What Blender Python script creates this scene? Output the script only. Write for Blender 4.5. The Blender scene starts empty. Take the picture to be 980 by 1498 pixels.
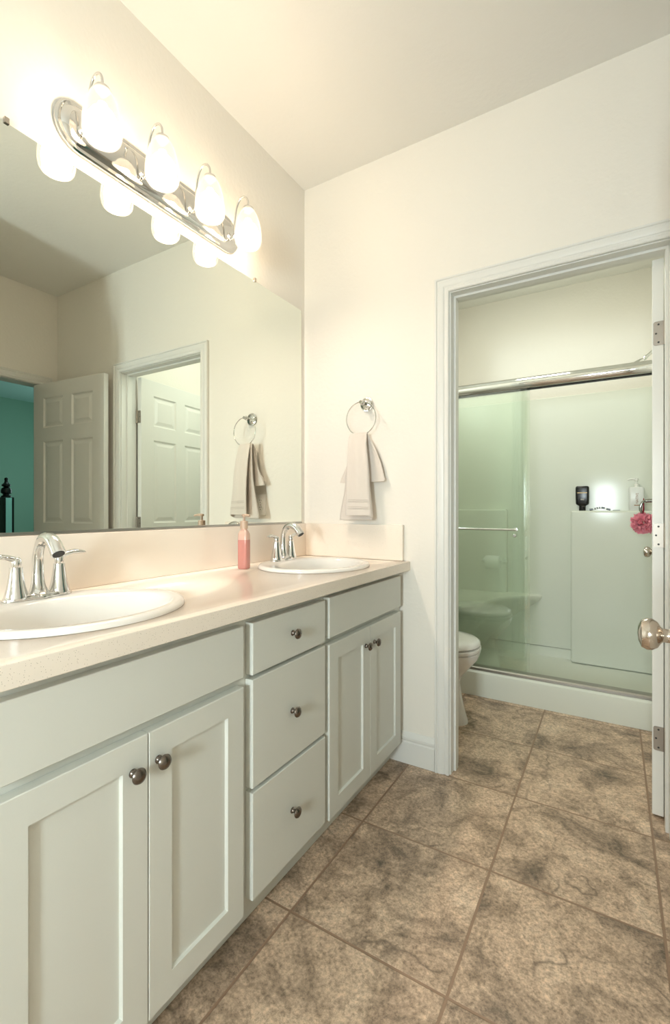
import bpy, bmesh, math, random
from mathutils import Vector, Matrix
random.seed(7)
PI = math.pi
SC = bpy.context.scene
COL = SC.collection

# ------------------------------------------------------------ camera, world, lights, exposure
YAW = 0.5406
cam_d = bpy.data.cameras.new('camera'); cam = bpy.data.objects.new('camera', cam_d); COL.objects.link(cam)
cam.location = (0, 0, 1.1449); cam.rotation_euler = (PI/2, 0, YAW)
cam_d.sensor_fit = 'HORIZONTAL'; cam_d.sensor_width = 36.0
cam_d.lens = 36.0*678.36/980.0; cam_d.shift_y = -(749-745.04)/980.0
cam_d.clip_start = 0.02
SC.camera = cam
SC.view_settings.view_transform = 'Standard'; SC.view_settings.look = 'None'
SC.view_settings.gamma = 1.0; SC.view_settings.use_curve_mapping = False
SC.view_settings.exposure = 0.85
SC.cycles.use_denoising = True
SC.cycles.max_bounces = 10; SC.cycles.diffuse_bounces = 6; SC.cycles.glossy_bounces = 6
SC.cycles.transmission_bounces = 8; SC.cycles.transparent_max_bounces = 12
SC.cycles.sample_clamp_indirect = 6.0
SC.cycles.caustics_reflective = False; SC.cycles.caustics_refractive = False
w = bpy.data.worlds.new('sky'); SC.world = w; w.use_nodes = True
w.node_tree.nodes['Background'].inputs[0].default_value = (.75, .88, 1, 1)
w.node_tree.nodes['Background'].inputs[1].default_value = 1.0

def area(name, loc, rot, sx, sy, power, col):
    l = bpy.data.lights.new(name, 'AREA'); l.shape = 'RECTANGLE'; l.size = sx; l.size_y = sy
    l.energy = power; l.color = col
    o = bpy.data.objects.new(name, l); COL.objects.link(o); o.location = loc; o.rotation_euler = rot
    return o
LAMP_E = 128.0            # emission of the four bulbs
SHADE_E = .37
area('daylight_window_behind', (-.12, -1.72, 1.31), (PI/2, 0, 0), .36, .54, 38, (.84, .97, 1.0))
area('daylight_toilet_room', (-1.20, 2.55, 2.15), (0, -PI/2, 0), .5, .6, 4, (.85, 1.0, .93))
area('toilet_room_ceiling', (-.45, 2.75, 2.74), (0, 0, 0), .35, .35, 5.5, (1, .99, .86))
area('bedroom_daylight', (3.2, 4.4, 1.7), (-PI/2, 0, 0), 1.6, 1.4, 10, (.66, .97, .98))
area('bedroom_overhead_fill', (1.75, 2.75, 2.74), (0, 0, 0), .5, .5, 7, (.75, 1.0, .98))  # added fill to brighten the bedpost inlay, no known ceiling fixture

# ------------------------------------------------------------ materials
def mat(name, col, rough=.5, metal=0.0, spec=.5, **k):
    m = bpy.data.materials.new(name); m.use_nodes = True
    b = m.node_tree.nodes['Principled BSDF']
    b.inputs['Base Color'].default_value = (*col, 1); b.inputs['Roughness'].default_value = rough
    b.inputs['Metallic'].default_value = metal; b.inputs['Specular IOR Level'].default_value = spec
    for kk, v in k.items():
        b.inputs[kk.replace('_', ' ')].default_value = v
    return m
def N(m, t, **k):
    n = m.node_tree.nodes.new(t)
    for a, v in k.items(): setattr(n, a, v)
    return n
def L(m, a, b): m.node_tree.links.new(a, b)
def bump(m, scale, strength, detail=2, dist=.002, coord='Object', stretch=None):
    tc = N(m, 'ShaderNodeTexCoord'); no = N(m, 'ShaderNodeTexNoise'); bp = N(m, 'ShaderNodeBump')
    no.inputs['Scale'].default_value = scale; no.inputs['Detail'].default_value = detail
    bp.inputs['Strength'].default_value = strength; bp.inputs['Distance'].default_value = dist
    src = tc.outputs[coord]
    if stretch:
        mp = N(m, 'ShaderNodeMapping'); mp.inputs['Scale'].default_value = stretch
        L(m, src, mp.inputs[0]); src = mp.outputs[0]
    L(m, src, no.inputs['Vector']); L(m, no.outputs[0], bp.inputs['Height'])
    L(m, bp.outputs[0], m.node_tree.nodes['Principled BSDF'].inputs['Normal'])
    return m
WALL = bump(mat('wall_paint', (.80, .765, .70), .55), 55, .35, 3, .003)
CEIL = bump(mat('ceiling_paint', (.80, .79, .75), .8), 50, .25, 3, .003)
TRIM = mat('trim_white_paint', (.74, .735, .70), .35)
DOORM = mat('door_white_paint', (.76, .75, .71), .35)
CAB = bump(mat('cabinet_white_paint', (.655, .665, .615), .38), 220, .06, 2, .001)
TEAL = mat('bedroom_teal_paint', (.33, .50, .40), .7)
CHROME = mat('polished_chrome', (.70, .70, .69), .06, 1.0)
CHROMEB = mat('satin_chrome', (.70, .69, .66), .2, 1.0)
NICKEL = mat('satin_nickel', (.56, .50, .44), .16, 1.0)
HINGE = mat('hinge_nickel', (.36, .32, .28), .42, 1.0)
PEWTER = mat('dark_pewter', (.19, .165, .145), .24, 1.0)
PORC = mat('porcelain', (.75, .735, .70), .08, 0, .6)
FIBER = mat('gloss_fibreglass', (.74, .755, .68), .11, 0, .13)
MIRROR = mat('mirror_silver', (.86, .90, .84), .0, 1.0)
BLACK = mat('black_gloss', (.008, .008, .008), .25)
DARK = mat('dark_slot', (.03, .03, .03), .6)
ALU = mat('mirror_channel', (.45, .45, .43), .3, 1.0)
PLAST = mat('white_plastic', (.80, .79, .75), .3)
TOWEL = bump(mat('beige_terry', (.70, .64, .58), .95, 0, .1), 900, .5, 2, .002)
TOWEL.node_tree.nodes['Principled BSDF'].inputs['Sheen Weight'].default_value = .3
PINKP = mat('pink_mesh_net', (.92, .36, .44), .7)
CORD = mat('dark_red_cord', (.30, .03, .05), .7)
TANP = mat('pump_tan_plastic', (.52, .38, .28), .35)
PAPER = mat('tissue_paper', (.85, .85, .82), .9)

def counter_material():
    m = mat('speckled_quartz', (.80, .74, .66), .16)
    b = m.node_tree.nodes['Principled BSDF']
    tc = N(m, 'ShaderNodeTexCoord'); v = N(m, 'ShaderNodeTexVoronoi'); v.inputs['Scale'].default_value = 260
    r = N(m, 'ShaderNodeValToRGB'); r.color_ramp.elements[0].position = .10; r.color_ramp.elements[0].color = (1, 1, 1, 1)
    r.color_ramp.elements[1].position = .17; r.color_ramp.elements[1].color = (0, 0, 0, 1)
    wn = N(m, 'ShaderNodeMath', operation='GREATER_THAN'); wn.inputs[1].default_value = .72
    mu = N(m, 'ShaderNodeMath', operation='MULTIPLY'); mx = N(m, 'ShaderNodeMixRGB')
    sp = N(m, 'ShaderNodeSeparateColor')
    L(m, tc.outputs['Object'], v.inputs['Vector']); L(m, v.outputs['Distance'], r.inputs[0])
    L(m, v.outputs['Color'], sp.inputs[0]); L(m, sp.outputs[0], wn.inputs[0])
    L(m, r.outputs[0], mu.inputs[0]); L(m, wn.outputs[0], mu.inputs[1])
    L(m, mu.outputs[0], mx.inputs[0]); mx.inputs[1].default_value = (.86, .775, .68, 1); mx.inputs[2].default_value = (.33, .27, .20, 1)
    L(m, mx.outputs[0], b.inputs['Base Color'])
    return m
QUARTZ = counter_material()

def floor_material(tx, ty, sx, sy):
    m = mat('stone_look_tile', (.4, .3, .25), .42)
    nt = m.node_tree; b = nt.nodes['Principled BSDF']
    tc = N(m, 'ShaderNodeTexCoord'); sep = N(m, 'ShaderNodeSeparateXYZ'); L(m, tc.outputs['Object'], sep.inputs[0])
    def M(op, a, bb=None, c=None):
        n = N(m, 'ShaderNodeMath', operation=op)
        for i, v in enumerate((a, bb, c)):
            if v is None: continue
            if isinstance(v, (int, float)): n.inputs[i].default_value = v
            else: L(m, v, n.inputs[i])
        return n.outputs[0]
    gx = M('DIVIDE', M('SUBTRACT', sep.outputs[0], tx), sx); gy = M('DIVIDE', M('SUBTRACT', sep.outputs[1], ty), sy)
    fx = M('FRACT', gx); fy = M('FRACT', gy)
    dx = M('MULTIPLY', M('MINIMUM', fx, M('SUBTRACT', 1.0, fx)), sx); dy = M('MULTIPLY', M('MINIMUM', fy, M('SUBTRACT', 1.0, fy)), sy)
    d = M('MINIMUM', dx, dy)
    gr = N(m, 'ShaderNodeMapRange'); L(m, d, gr.inputs[0]); gr.inputs[1].default_value = .0028; gr.inputs[2].default_value = .0045
    gr.inputs[3].default_value = 1; gr.inputs[4].default_value = 0
    # one offset per tile so the veins break at the joints
    cb = N(m, 'ShaderNodeCombineXYZ'); L(m, M('FLOOR', gx), cb.inputs[0]); L(m, M('FLOOR', gy), cb.inputs[1])
    wn = N(m, 'ShaderNodeTexWhiteNoise'); L(m, cb.outputs[0], wn.inputs[0])
    sc = N(m, 'ShaderNodeVectorMath', operation='SCALE'); L(m, wn.outputs['Color'], sc.inputs[0]); sc.inputs['Scale'].default_value = 7
    ad = N(m, 'ShaderNodeVectorMath', operation='ADD'); L(m, tc.outputs['Object'], ad.inputs[0]); L(m, sc.outputs[0], ad.inputs[1])
    V = ad.outputs[0]
    def noise(scale, det, rough=.6, dist=0, vec=V):
        n = N(m, 'ShaderNodeTexNoise'); n.inputs['Scale'].default_value = scale; n.inputs['Detail'].default_value = det
        n.inputs['Roughness'].default_value = rough; n.inputs['Distortion'].default_value = dist; L(m, vec, n.inputs['Vector']); return n.outputs[0]
    def ramp(src, stops):
        r = N(m, 'ShaderNodeValToRGB'); e = r.color_ramp.elements
        while len(e) < len(stops): e.new(.5)
        for i, (p, c) in enumerate(stops): e[i].position = p; e[i].color = (*c, 1)
        L(m, src, r.inputs[0]); return r.outputs[0]
    def mix(f, a, c, mode='MIX'):
        n = N(m, 'ShaderNodeMixRGB', blend_type=mode)
        for i, v in enumerate((f, a, c)):
            if isinstance(v, (int, float)): n.inputs[i].default_value = v
            elif isinstance(v, tuple): n.inputs[i].default_value = (*v, 1)
            else: L(m, v, n.inputs[i])
        return n.outputs[0]
    base = ramp(noise(5.5, 9, .68, .6), [(.30, (.12, .092, .068)), (.41, (.32, .235, .17)), (.53, (.55, .41, .30)), (.70, (.72, .57, .435))])
    fine = ramp(noise(95, 6, .8), [(.36, (.42, .40, .37)), (.50, (.96, .95, .93)), (.63, (1.42, 1.40, 1.36))])
    c1 = mix(.85, base, fine, 'MULTIPLY')
    mid = ramp(noise(16, 6, .75, .4), [(.36, (.62, .60, .57)), (.52, (1, 1, 1))])
    c2 = mix(.7, c1, mid, 'MULTIPLY')
    vn = noise(1.7, 4, .55, .25)
    vein = M('ABSOLUTE', M('SUBTRACT', vn, .5))
    vm = ramp(vein, [(0, (1, 1, 1)), (.010, (0, 0, 0))])
    gate = ramp(noise(3.5, 2), [(.47, (0, 0, 0)), (.56, (1, 1, 1))])
    c3 = mix(M('MULTIPLY', M('MULTIPLY', vm, gate), .65), c2, (.085, .058, .040))
    c4 = mix(gr.outputs[0], c3, (.27, .175, .115))
    L(m, c4, b.inputs['Base Color'])
    h = M('ADD', M('MULTIPLY', gr.outputs[0], -1.0), M('MULTIPLY', noise(90, 4), .25))
    bp = N(m, 'ShaderNodeBump'); bp.inputs['Strength'].default_value = .5; bp.inputs['Distance'].default_value = .002
    L(m, h, bp.inputs['Height']); L(m, bp.outputs[0], b.inputs['Normal'])
    return m
FLOOR = floor_material(-.788, 2.402, .453, .445)

def glass_material(name, tint, refl=1.0):
    m = bpy.data.materials.new(name); m.use_nodes = True; nt = m.node_tree; nt.nodes.clear()
    out = N(m, 'ShaderNodeOutputMaterial'); tr = N(m, 'ShaderNodeBsdfTransparent'); gl = N(m, 'ShaderNodeBsdfGlossy'); mx = N(m, 'ShaderNodeMixShader')
    fr = N(m, 'ShaderNodeLayerWeight'); fr.inputs[0].default_value = .5
    pw = N(m, 'ShaderNodeMath', operation='POWER'); pw.inputs[1].default_value = 4
    mu = N(m, 'ShaderNodeMath', operation='MULTIPLY_ADD'); mu.inputs[1].default_value = .9; mu.inputs[2].default_value = .045*refl
    L(m, fr.outputs['Facing'], pw.inputs[0]); L(m, pw.outputs[0], mu.inputs[0])
    tr.inputs[0].default_value = (*tint, 1); gl.inputs[0].default_value = (1, 1, 1, 1); gl.inputs['Roughness'].default_value = .01
    L(m, mu.outputs[0], mx.inputs[0]); L(m, tr.outputs[0], mx.inputs[1]); L(m, gl.outputs[0], mx.inputs[2]); L(m, mx.outputs[0], out.inputs[0])
    return m
GLASS = glass_material('green_shower_glass', (.945, .980, .950), 2.4)
WINGLASS = glass_material('window_glass', (.97, .98, .98))

def shade_material():
    m = bpy.data.materials.new('frosted_lamp_glass'); m.use_nodes = True; nt = m.node_tree; nt.nodes.clear()
    out = N(m, 'ShaderNodeOutputMaterial'); tr = N(m, 'ShaderNodeBsdfTransparent'); em = N(m, 'ShaderNodeEmission'); gl = N(m, 'ShaderNodeBsdfPrincipled')
    tr.inputs[0].default_value = (1, .96, .88, 1)
    em.inputs[0].default_value = (1, .87, .66, 1); em.inputs[1].default_value = SHADE_E
    gl.inputs['Base Color'].default_value = (.05, .045, .04, 1); gl.inputs['Roughness'].default_value = .12
    m1 = N(m, 'ShaderNodeMixShader'); m1.inputs[0].default_value = .36; m2 = N(m, 'ShaderNodeAddShader')
    L(m, gl.outputs[0], m1.inputs[1]); L(m, tr.outputs[0], m1.inputs[2]); L(m, m1.outputs[0], m2.inputs[0]); L(m, em.outputs[0], m2.inputs[1])
    L(m, m2.outputs[0], out.inputs[0]); return m
SHADE = shade_material()
def emis(name, col, e):
    m = bpy.data.materials.new(name); m.use_nodes = True; b = m.node_tree.nodes['Principled BSDF']
    b.inputs['Emission Color'].default_value = (*col, 1); b.inputs['Emission Strength'].default_value = e
    b.inputs['Base Color'].default_value = (.9, .9, .9, 1); return m
BULB = emis('lit_bulb', (1, .84, .69), LAMP_E)

def soap_material():
    m = mat('pink_soap_bottle', (.90, .36, .28), .15)
    b = m.node_tree.nodes['Principled BSDF']
    tc = N(m, 'ShaderNodeTexCoord'); s = N(m, 'ShaderNodeSeparateXYZ'); L(m, tc.outputs['Object'], s.inputs[0])
    r = N(m, 'ShaderNodeMapRange'); r.inputs[1].default_value = .1135; r.inputs[2].default_value = .1145; L(m, s.outputs[2], r.inputs[0])
    mx = N(m, 'ShaderNodeMixRGB'); mx.inputs[1].default_value = (.58, .25, .215, 1); mx.inputs[2].default_value = (.66, .44, .36, 1)
    L(m, r.outputs[0], mx.inputs[0]); L(m, mx.outputs[0], b.inputs['Base Color'])
    b.inputs['Subsurface Weight'].default_value = .25; b.inputs['Subsurface Radius'].default_value = (.02, .008, .006)
    return m
SOAP = soap_material()

# ------------------------------------------------------------ mesh helpers
class MB:
    def __init__(s): s.v = []; s.f = []; s.wn = False
    def add(s, vs, fs, M=None):
        o = len(s.v)
        for p in vs:
            p = Vector(p); s.v.append(tuple(M @ p) if M else tuple(p))
        s.f += [tuple(i+o for i in f) for f in fs]; return s
    def box(s, x0, x1, y0, y1, z0, z1, b=0.0, M=None):
        if x0 > x1: x0, x1 = x1, x0
        if y0 > y1: y0, y1 = y1, y0
        if z0 > z1: z0, z1 = z1, z0
        if b <= 0:
            v = [(x, y, z) for x in (x0, x1) for y in (y0, y1) for z in (z0, z1)]
            return s.add(v, [(0, 1, 3, 2), (4, 6, 7, 5), (0, 4, 5, 1), (2, 3, 7, 6), (0, 2, 6, 4), (1, 5, 7, 3)], M)
        s.wn = True
        bm = bmesh.new(); bmesh.ops.create_cube(bm, size=1)
        for q in bm.verts:
            q.co = Vector(((x0+x1)/2+q.co.x*(x1-x0), (y0+y1)/2+q.co.y*(y1-y0), (z0+z1)/2+q.co.z*(z1-z0)))
        b = min(b, .49*min(x1-x0, y1-y0, z1-z0))
        bmesh.ops.bevel(bm, geom=list(bm.edges), offset=b, segments=3 if b > .004 else 2, affect='EDGES', profile=.5)
        bm.verts.index_update()
        s.add([q.co[:] for q in bm.verts], [[q.index for q in f.verts] for f in bm.faces], M); bm.free(); return s
    def lathe(s, prof, M=None, n=32, sx=1, sy=1, closed=False):
        vs = []; fs = []
        for (r, z) in prof:
            for k in range(n):
                a = 2*PI*k/n; vs.append((r*math.cos(a)*sx, r*math.sin(a)*sy, z))
        m = len(prof)
        for i in range(m-1):
            for k in range(n):
                fs.append((i*n+k, i*n+(k+1) % n, (i+1)*n+(k+1) % n, (i+1)*n+k))
        if not closed:
            if prof[0][0] > 1e-5: fs.append(tuple(range(n))[::-1])
            if prof[-1][0] > 1e-5: fs.append(tuple((m-1)*n+k for k in range(n)))
        return s.add(vs, fs, M)
    def loft(s, rings, cap=True, closed=True, M=None):
        n = len(rings[0]); vs = [p for r in rings for p in r]; fs = []
        for i in range(len(rings)-1):
            for k in range(n if closed else n-1):
                fs.append((i*n+k, i*n+(k+1) % n, (i+1)*n+(k+1) % n, (i+1)*n+k))
        if cap and closed:
            fs.append(tuple(range(n))[::-1]); fs.append(tuple((len(rings)-1)*n+k for k in range(n)))
        return s.add(vs, fs, M)
    def tube(s, pts, rad, n=12, cap=True, M=None, closed=False, flat=None):
        pts = [Vector(p) for p in pts]; m = len(pts)
        if not hasattr(rad, '__len__'): rad = [rad]*m
        T = []
        for i in range(m):
            if closed: t = pts[(i+1) % m]-pts[i-1]
            else: t = pts[min(i+1, m-1)]-pts[max(i-1, 0)]
            T.append(t.normalized())
        up = Vector((0, 0, 1)) if abs(T[0].z) < .9 else Vector((0, 1, 0))
        nn = (up-T[0]*up.dot(T[0])).normalized(); rings = []
        for i in range(m):
            nn = (nn-T[i]*nn.dot(T[i])).normalized(); bb = T[i].cross(nn)
            fl = flat[i] if flat else 1
            rings.append([pts[i]+nn*rad[i]*fl*math.cos(2*PI*k/n)+bb*rad[i]*math.sin(2*PI*k/n) for k in range(n)])
        if closed: rings.append(rings[0]); cap = False
        return s.loft(rings, cap, True, M)
    def prism(s, poly, a0, a1, axis='z', M=None):
        def P(p, a):
            if axis == 'z': return (p[0], p[1], a)
            if axis == 'y': return (p[0], a, p[1])
            return (a, p[0], p[1])
        n = len(poly); vs = [P(p, a0) for p in poly]+[P(p, a1) for p in poly]
        fs = [(k, (k+1) % n, n+(k+1) % n, n+k) for k in range(n)]+[tuple(range(n))[::-1], tuple(range(n, 2*n))]
        return s.add(vs, fs, M)
    def build(s, name, m, parent=None, smooth=True, angle=35, loc=None):
        me = bpy.data.meshes.new(name); vs = s.v
        if loc is not None: vs = [tuple(Vector(p)-Vector(loc)) for p in s.v]
        me.from_pydata(vs, [], s.f); me.validate()
        bm = bmesh.new(); bm.from_mesh(me); bmesh.ops.recalc_face_normals(bm, faces=bm.faces); bm.to_mesh(me); bm.free()
        if smooth:
            me.polygons.foreach_set('use_smooth', [True]*len(me.polygons)); me.set_sharp_from_angle(angle=math.radians(angle))
        me.materials.append(m); me.update()
        o = bpy.data.objects.new(name, me); COL.objects.link(o)
        if loc is not None: o.location = loc
        if parent: o.parent = parent
        if s.wn and smooth:
            md = o.modifiers.new('weighted', 'WEIGHTED_NORMAL'); md.keep_sharp = True
        return o
def tag(o, label, cat, group=None):
    o['label'] = label; o['category'] = cat
    if group: o['group'] = group
    return o
def thing(name, label, cat, loc=(0, 0, 0), rot=(0, 0, 0), group=None):
    o = bpy.data.objects.new(name, None); COL.objects.link(o); o.location = loc; o.rotation_euler = rot
    o.empty_display_size = .05
    return tag(o, label, cat, group)
def struct(o):
    o['kind'] = 'structure'; return o
def copy_tree(o, parent=None):
    c = o.copy(); COL.objects.link(c)
    if parent is not None: c.parent = parent
    for ch in o.children: copy_tree(ch, c)
    return c
def catmull(keys, n):
    out = []; K = [keys[0]]+list(keys)+[keys[-1]]
    for i in range(1, len(K)-2):
        p0, p1, p2, p3 = [Vector(K[j]) for j in (i-1, i, i+1, i+2)]
        for j in range(n):
            t = j/n
            out.append(.5*((2*p1)+(p2-p0)*t+(2*p0-5*p1+4*p2-p3)*t*t+(3*p1-p0-3*p2+p3)*t**3))
    out.append(Vector(K[-2])); return out
def stadium(hx, r, n=16):
    """outline in 2D, half length hx overall, end radius r"""
    c = hx-r
    return [(c+r*math.cos(a), r*math.sin(a)) for a in [-PI/2+PI*k/n for k in range(n+1)]] + \
           [(-c+r*math.cos(a), r*math.sin(a)) for a in [PI/2+PI*k/n for k in range(n+1)]]
def rrect(w, h, r, n=5):
    out = []
    for cx, cy, a0 in ((w/2-r, h/2-r, 0), (-w/2+r, h/2-r, PI/2), (-w/2+r, -h/2+r, PI), (w/2-r, -h/2+r, 1.5*PI)):
        out += [(cx+r*math.cos(a0+PI/2*k/n), cy+r*math.sin(a0+PI/2*k/n)) for k in range(n+1)]
    return out

def panel_slab(w, h, t, panels, prof, both=True, edge=.0015):
    """slab 0..w, 0..t, 0..h; front face y=0 looks to -y; panels [(x0,x1,z0,z1)]; prof [(inset, depth)]"""
    mb = MB()
    xs = sorted({edge, w-edge} | {p[0] for p in panels} | {p[1] for p in panels})
    zs = sorted({edge, h-edge} | {p[2] for p in panels} | {p[3] for p in panels})
    def face(y, sgn, dress):
        for i in range(len(xs)-1):
            for j in range(len(zs)-1):
                x0, x1, z0, z1 = xs[i], xs[i+1], zs[j], zs[j+1]
                hit = dress and any(abs(p[0]-x0) < 1e-6 and abs(p[1]-x1) < 1e-6 and abs(p[2]-z0) < 1e-6 and abs(p[3]-z1) < 1e-6 for p in panels)
                q = [(x0, y, z0), (x1, y, z0), (x1, y, z1), (x0, y, z1)]
                if not hit: mb.add(q, [(0, 1, 2, 3)]); continue
                prev = q
                for ins, dep in prof:
                    cur = [(x0+ins, y+sgn*dep, z0+ins), (x1-ins, y+sgn*dep, z0+ins), (x1-ins, y+sgn*dep, z1-ins), (x0+ins, y+sgn*dep, z1-ins)]
                    mb.add(prev+cur, [(k, (k+1) % 4, 4+(k+1) % 4, 4+k) for k in range(4)]); prev = cur
                mb.add(prev, [(0, 1, 2, 3)])
    face(0, 1, True); face(t, -1, both)
    e = edge
    A = [(e, 0, e), (w-e, 0, e), (w-e, 0, h-e), (e, 0, h-e)]; B = [(0, e, 0), (w, e, 0), (w, e, h), (0, e, h)]
    Cc = [(0, t-e, 0), (w, t-e, 0), (w, t-e, h), (0, t-e, h)]; D = [(e, t, e), (w-e, t, e), (w-e, t, h-e), (e, t, h-e)]
    for P, Q in ((A, B), (B, Cc), (Cc, D)):
        mb.add(P+Q, [(k, (k+1) % 4, 4+(k+1) % 4, 4+k) for k in range(4)])
    bm = bmesh.new(); vs = [bm.verts.new(v) for v in mb.v]
    for f in mb.f:
        try: bm.faces.new([vs[i] for i in f])
        except ValueError: pass
    bmesh.ops.remove_doubles(bm, verts=bm.verts, dist=1e-6); bm.verts.index_update()
    mb.v = [v.co[:] for v in bm.verts]; mb.f = [tuple(v.index for v in f.verts) for f in bm.faces]; bm.free()
    return mb

# ------------------------------------------------------------ room shell
XL, YF, XR, H = -1.366, 1.97, .97, 2.788
XT0, XT1, YT, YB = -1.265, .29, 2.085, 3.80       # toilet room
JX0, JX1, JZ = -.600, .168, 2.078                # doorway
def sbox(name, m, *b):
    return struct(MB().box(*b).build(name, m, smooth=False))
fl = MB(); fl.add([(XL-.12, -1.8, 0), (XR+.13, -1.8, 0), (XR+.13, YB+.1, 0), (XL-.12, YB+.1, 0), (XL-.12, -1.8, -.1), (XR+.13, -1.8, -.1), (XR+.13, YB+.1, -.1), (XL-.12, YB+.1, -.1)],
       [(0, 1, 2, 3), (7, 6, 5, 4), (0, 4, 5, 1), (1, 5, 6, 2), (2, 6, 7, 3), (3, 7, 4, 0)])
struct(fl.build('floor', FLOOR, smooth=False))
sbox('ceiling', CEIL, XL-.12, XR+.13, -1.8, YB+.1, H, H+.1)
sbox('wall_left', WALL, XL-.12, XL, -1.8, YF+.115, 0, H)
# far wall with the doorway
fw = MB()
fw.box(XL, JX0-.02, YF, YT, 0, H); fw.box(JX1+.02, XR+.12, YF, YT, 0, H); fw.box(JX0-.02, JX1+.02, YF, YT, JZ+.02, H)
struct(fw.build('wall_far', WALL, smooth=False))
# near wall behind the camera with a window
nw = MB(); WX0, WX1, WZ0, WZ1 = -.32, .08, 1.01, 1.61
nw.box(XL, WX0, -1.8, -1.7, 0, H); nw.box(WX1, XR+.12, -1.8, -1.7, 0, H); nw.box(WX0, WX1, -1.8, -1.7, 0, WZ0); nw.box(WX0, WX1, -1.8, -1.7, WZ1, H)
struct(nw.build('wall_near', WALL, smooth=False))
wf = MB()
for b in ((WX0, WX0+.04, WZ0, WZ1), (WX1-.04, WX1, WZ0, WZ1), (WX0+.04, WX1-.04, WZ0, WZ0+.04), (WX0+.04, WX1-.04, WZ1-.04, WZ1)):
    wf.box(b[0], b[1], -1.70, -1.66, b[2], b[3], .004)
win = struct(wf.build('window_1', TRIM))
# right side: block beside the camera and the alcove wall with the bedroom doorway
sbox('wall_right_near', WALL, .20, XR+.12, -1.7, .93, 0, H)
rw = MB(); RY0, RY1 = 1.08, 1.86
rw.box(XR, XR+.12, RY1, YF, 0, H); rw.box(XR, XR+.12, .93, RY0, 0, H); rw.box(XR, XR+.12, RY0, RY1, JZ+.01, H)
struct(rw.build('wall_right', WALL, smooth=False))
# toilet room
sbox('wall_toilet_left', WALL, XT0-.12, XT0, YT, YB+.1, 0, H)
sbox('wall_toilet_right', WALL, XT1, XT1+.12, YT, YB+.1, 0, H)
sbox('wall_toilet_back', WALL, XT0, XT1, YB, YB+.1, 0, H)
# bedroom beyond the right doorway
sbox('floor_bedroom', mat('bedroom_carpet', (.30, .26, .22), .95), XR+.13, 5.1, -1.1, 4.6, -.1, 0)
sbox('ceiling_bedroom', mat('bedroom_ceiling_paint', (.62, .80, .78), .8), XR+.13, 5.1, -1.1, 4.6, H, H+.1)
sbox('wall_bedroom_right', TEAL, 4.95, 5.1, -1.1, 4.6, 0, H)
sbox('wall_bedroom_far', TEAL, XR+.13, 5.1, 4.5, 4.6, 0, H)
sbox('wall_bedroom_near', TEAL, XR+.13, 5.1, -1.1, -1.0, 0, H)
sbox('wall_bedroom_left', TEAL, XR+.13, XR+.15, 1.90, 4.5, 0, H)

# casing profile (width 0..w, projection) swept around an opening
def casing(n, wall_y, side, x0, x1, zt, w_=.062, axis='y', m=TRIM):
    """side -1: stands proud towards -axis. profile as (offset outward, projection)"""
    prof = [(0, 0), (0, .010), (.004, .013), (.012, .013), (.015, .0095), (.020, .0095), (.024, .0125), (.034, .0155), (.044, .0165), (.046, .0145), (.050, .0145), (.053, .0185), (w_-.003, .0185), (w_, .014), (w_, 0)]
    rings = []
    for (cx, cz, dx, dz) in ((x0, 0, -1, 0), (x0, zt, -1, 1), (x1, zt, 1, 1), (x1, 0, 1, 0)):
        r = []
        for o, p in prof:
            if axis == 'y': r.append((cx+dx*o, wall_y+side*p, cz+dz*o))
            else: r.append((wall_y+side*p, cx+dx*o, cz+dz*o))
        rings.append(r)
    mb = MB(); mb.loft(rings, True, True)
    return struct(mb.build('trim_%d' % n, m, angle=20))
casing(1, YF, -1, JX0-.006, JX1+.006, JZ+.004)
casing(2, YT, 1, JX0-.006, JX1+.006, JZ+.004)
casing(3, XR, -1, RY0-.004, RY1+.006, JZ+.004, axis='x')
def jamb(n, x0, x1, y0, y1, zt, axis='y', stop=None):
    mb = MB(); t = .02
    def B(a0, a1, b0, b1, z0, z1):
        if axis == 'y': mb.box(a0, a1, b0, b1, z0, z1, .001)
        else: mb.box(b0, b1, a0, a1, z0, z1, .001)
    B(x0-t, x0, y0, y1, 0, zt); B(x1, x1+t, y0, y1, 0, zt); B(x0-t, x1+t, y0, y1, zt, zt+t)
    if stop:
        s0, s1 = stop
        B(x0, x0+.010, s0, s1, 0, zt-.010); B(x1-.010, x1, s0, s1, 0, zt-.010); B(x0, x1, s0, s1, zt-.010, zt)
    return struct(mb.build('trim_%d' % n, TRIM))
jamb(4, JX0, JX1, YF+.0005, YT-.0005, JZ, stop=(YF+.04, YF+.075))
jamb(5, RY0, RY1, XR+.0005, XR+.1195, JZ, axis='x')
# baseboards
BP = [(0, 0), (.014, 0), (.014, .095), (.011, .100), (.011, .104), (.014, .108), (.014, .118), (.009, .128), (.005, .136), (0, .140)]
def baseboard(name, p0, p1, nrm):
    r = []
    for p in (p0, p1):
        r.append([(p[0]+nrm[0]*d, p[1]+nrm[1]*d, z) for d, z in BP])
    return struct(MB().loft(r, True, True).build(name, TRIM, angle=20))
baseboard('baseboard_far', (XL+.001, YF), (JX0-.069, YF), (0, -1))
baseboard('baseboard_alcove', (JX1+.069, YF), (XR, YF), (0, -1))
baseboard('baseboard_toilet_left', (XT0, YT), (XT0, 2.88), (1, 0))
baseboard('baseboard_toilet_right', (XT1, YT), (XT1, 2.88), (-1, 0))

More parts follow.
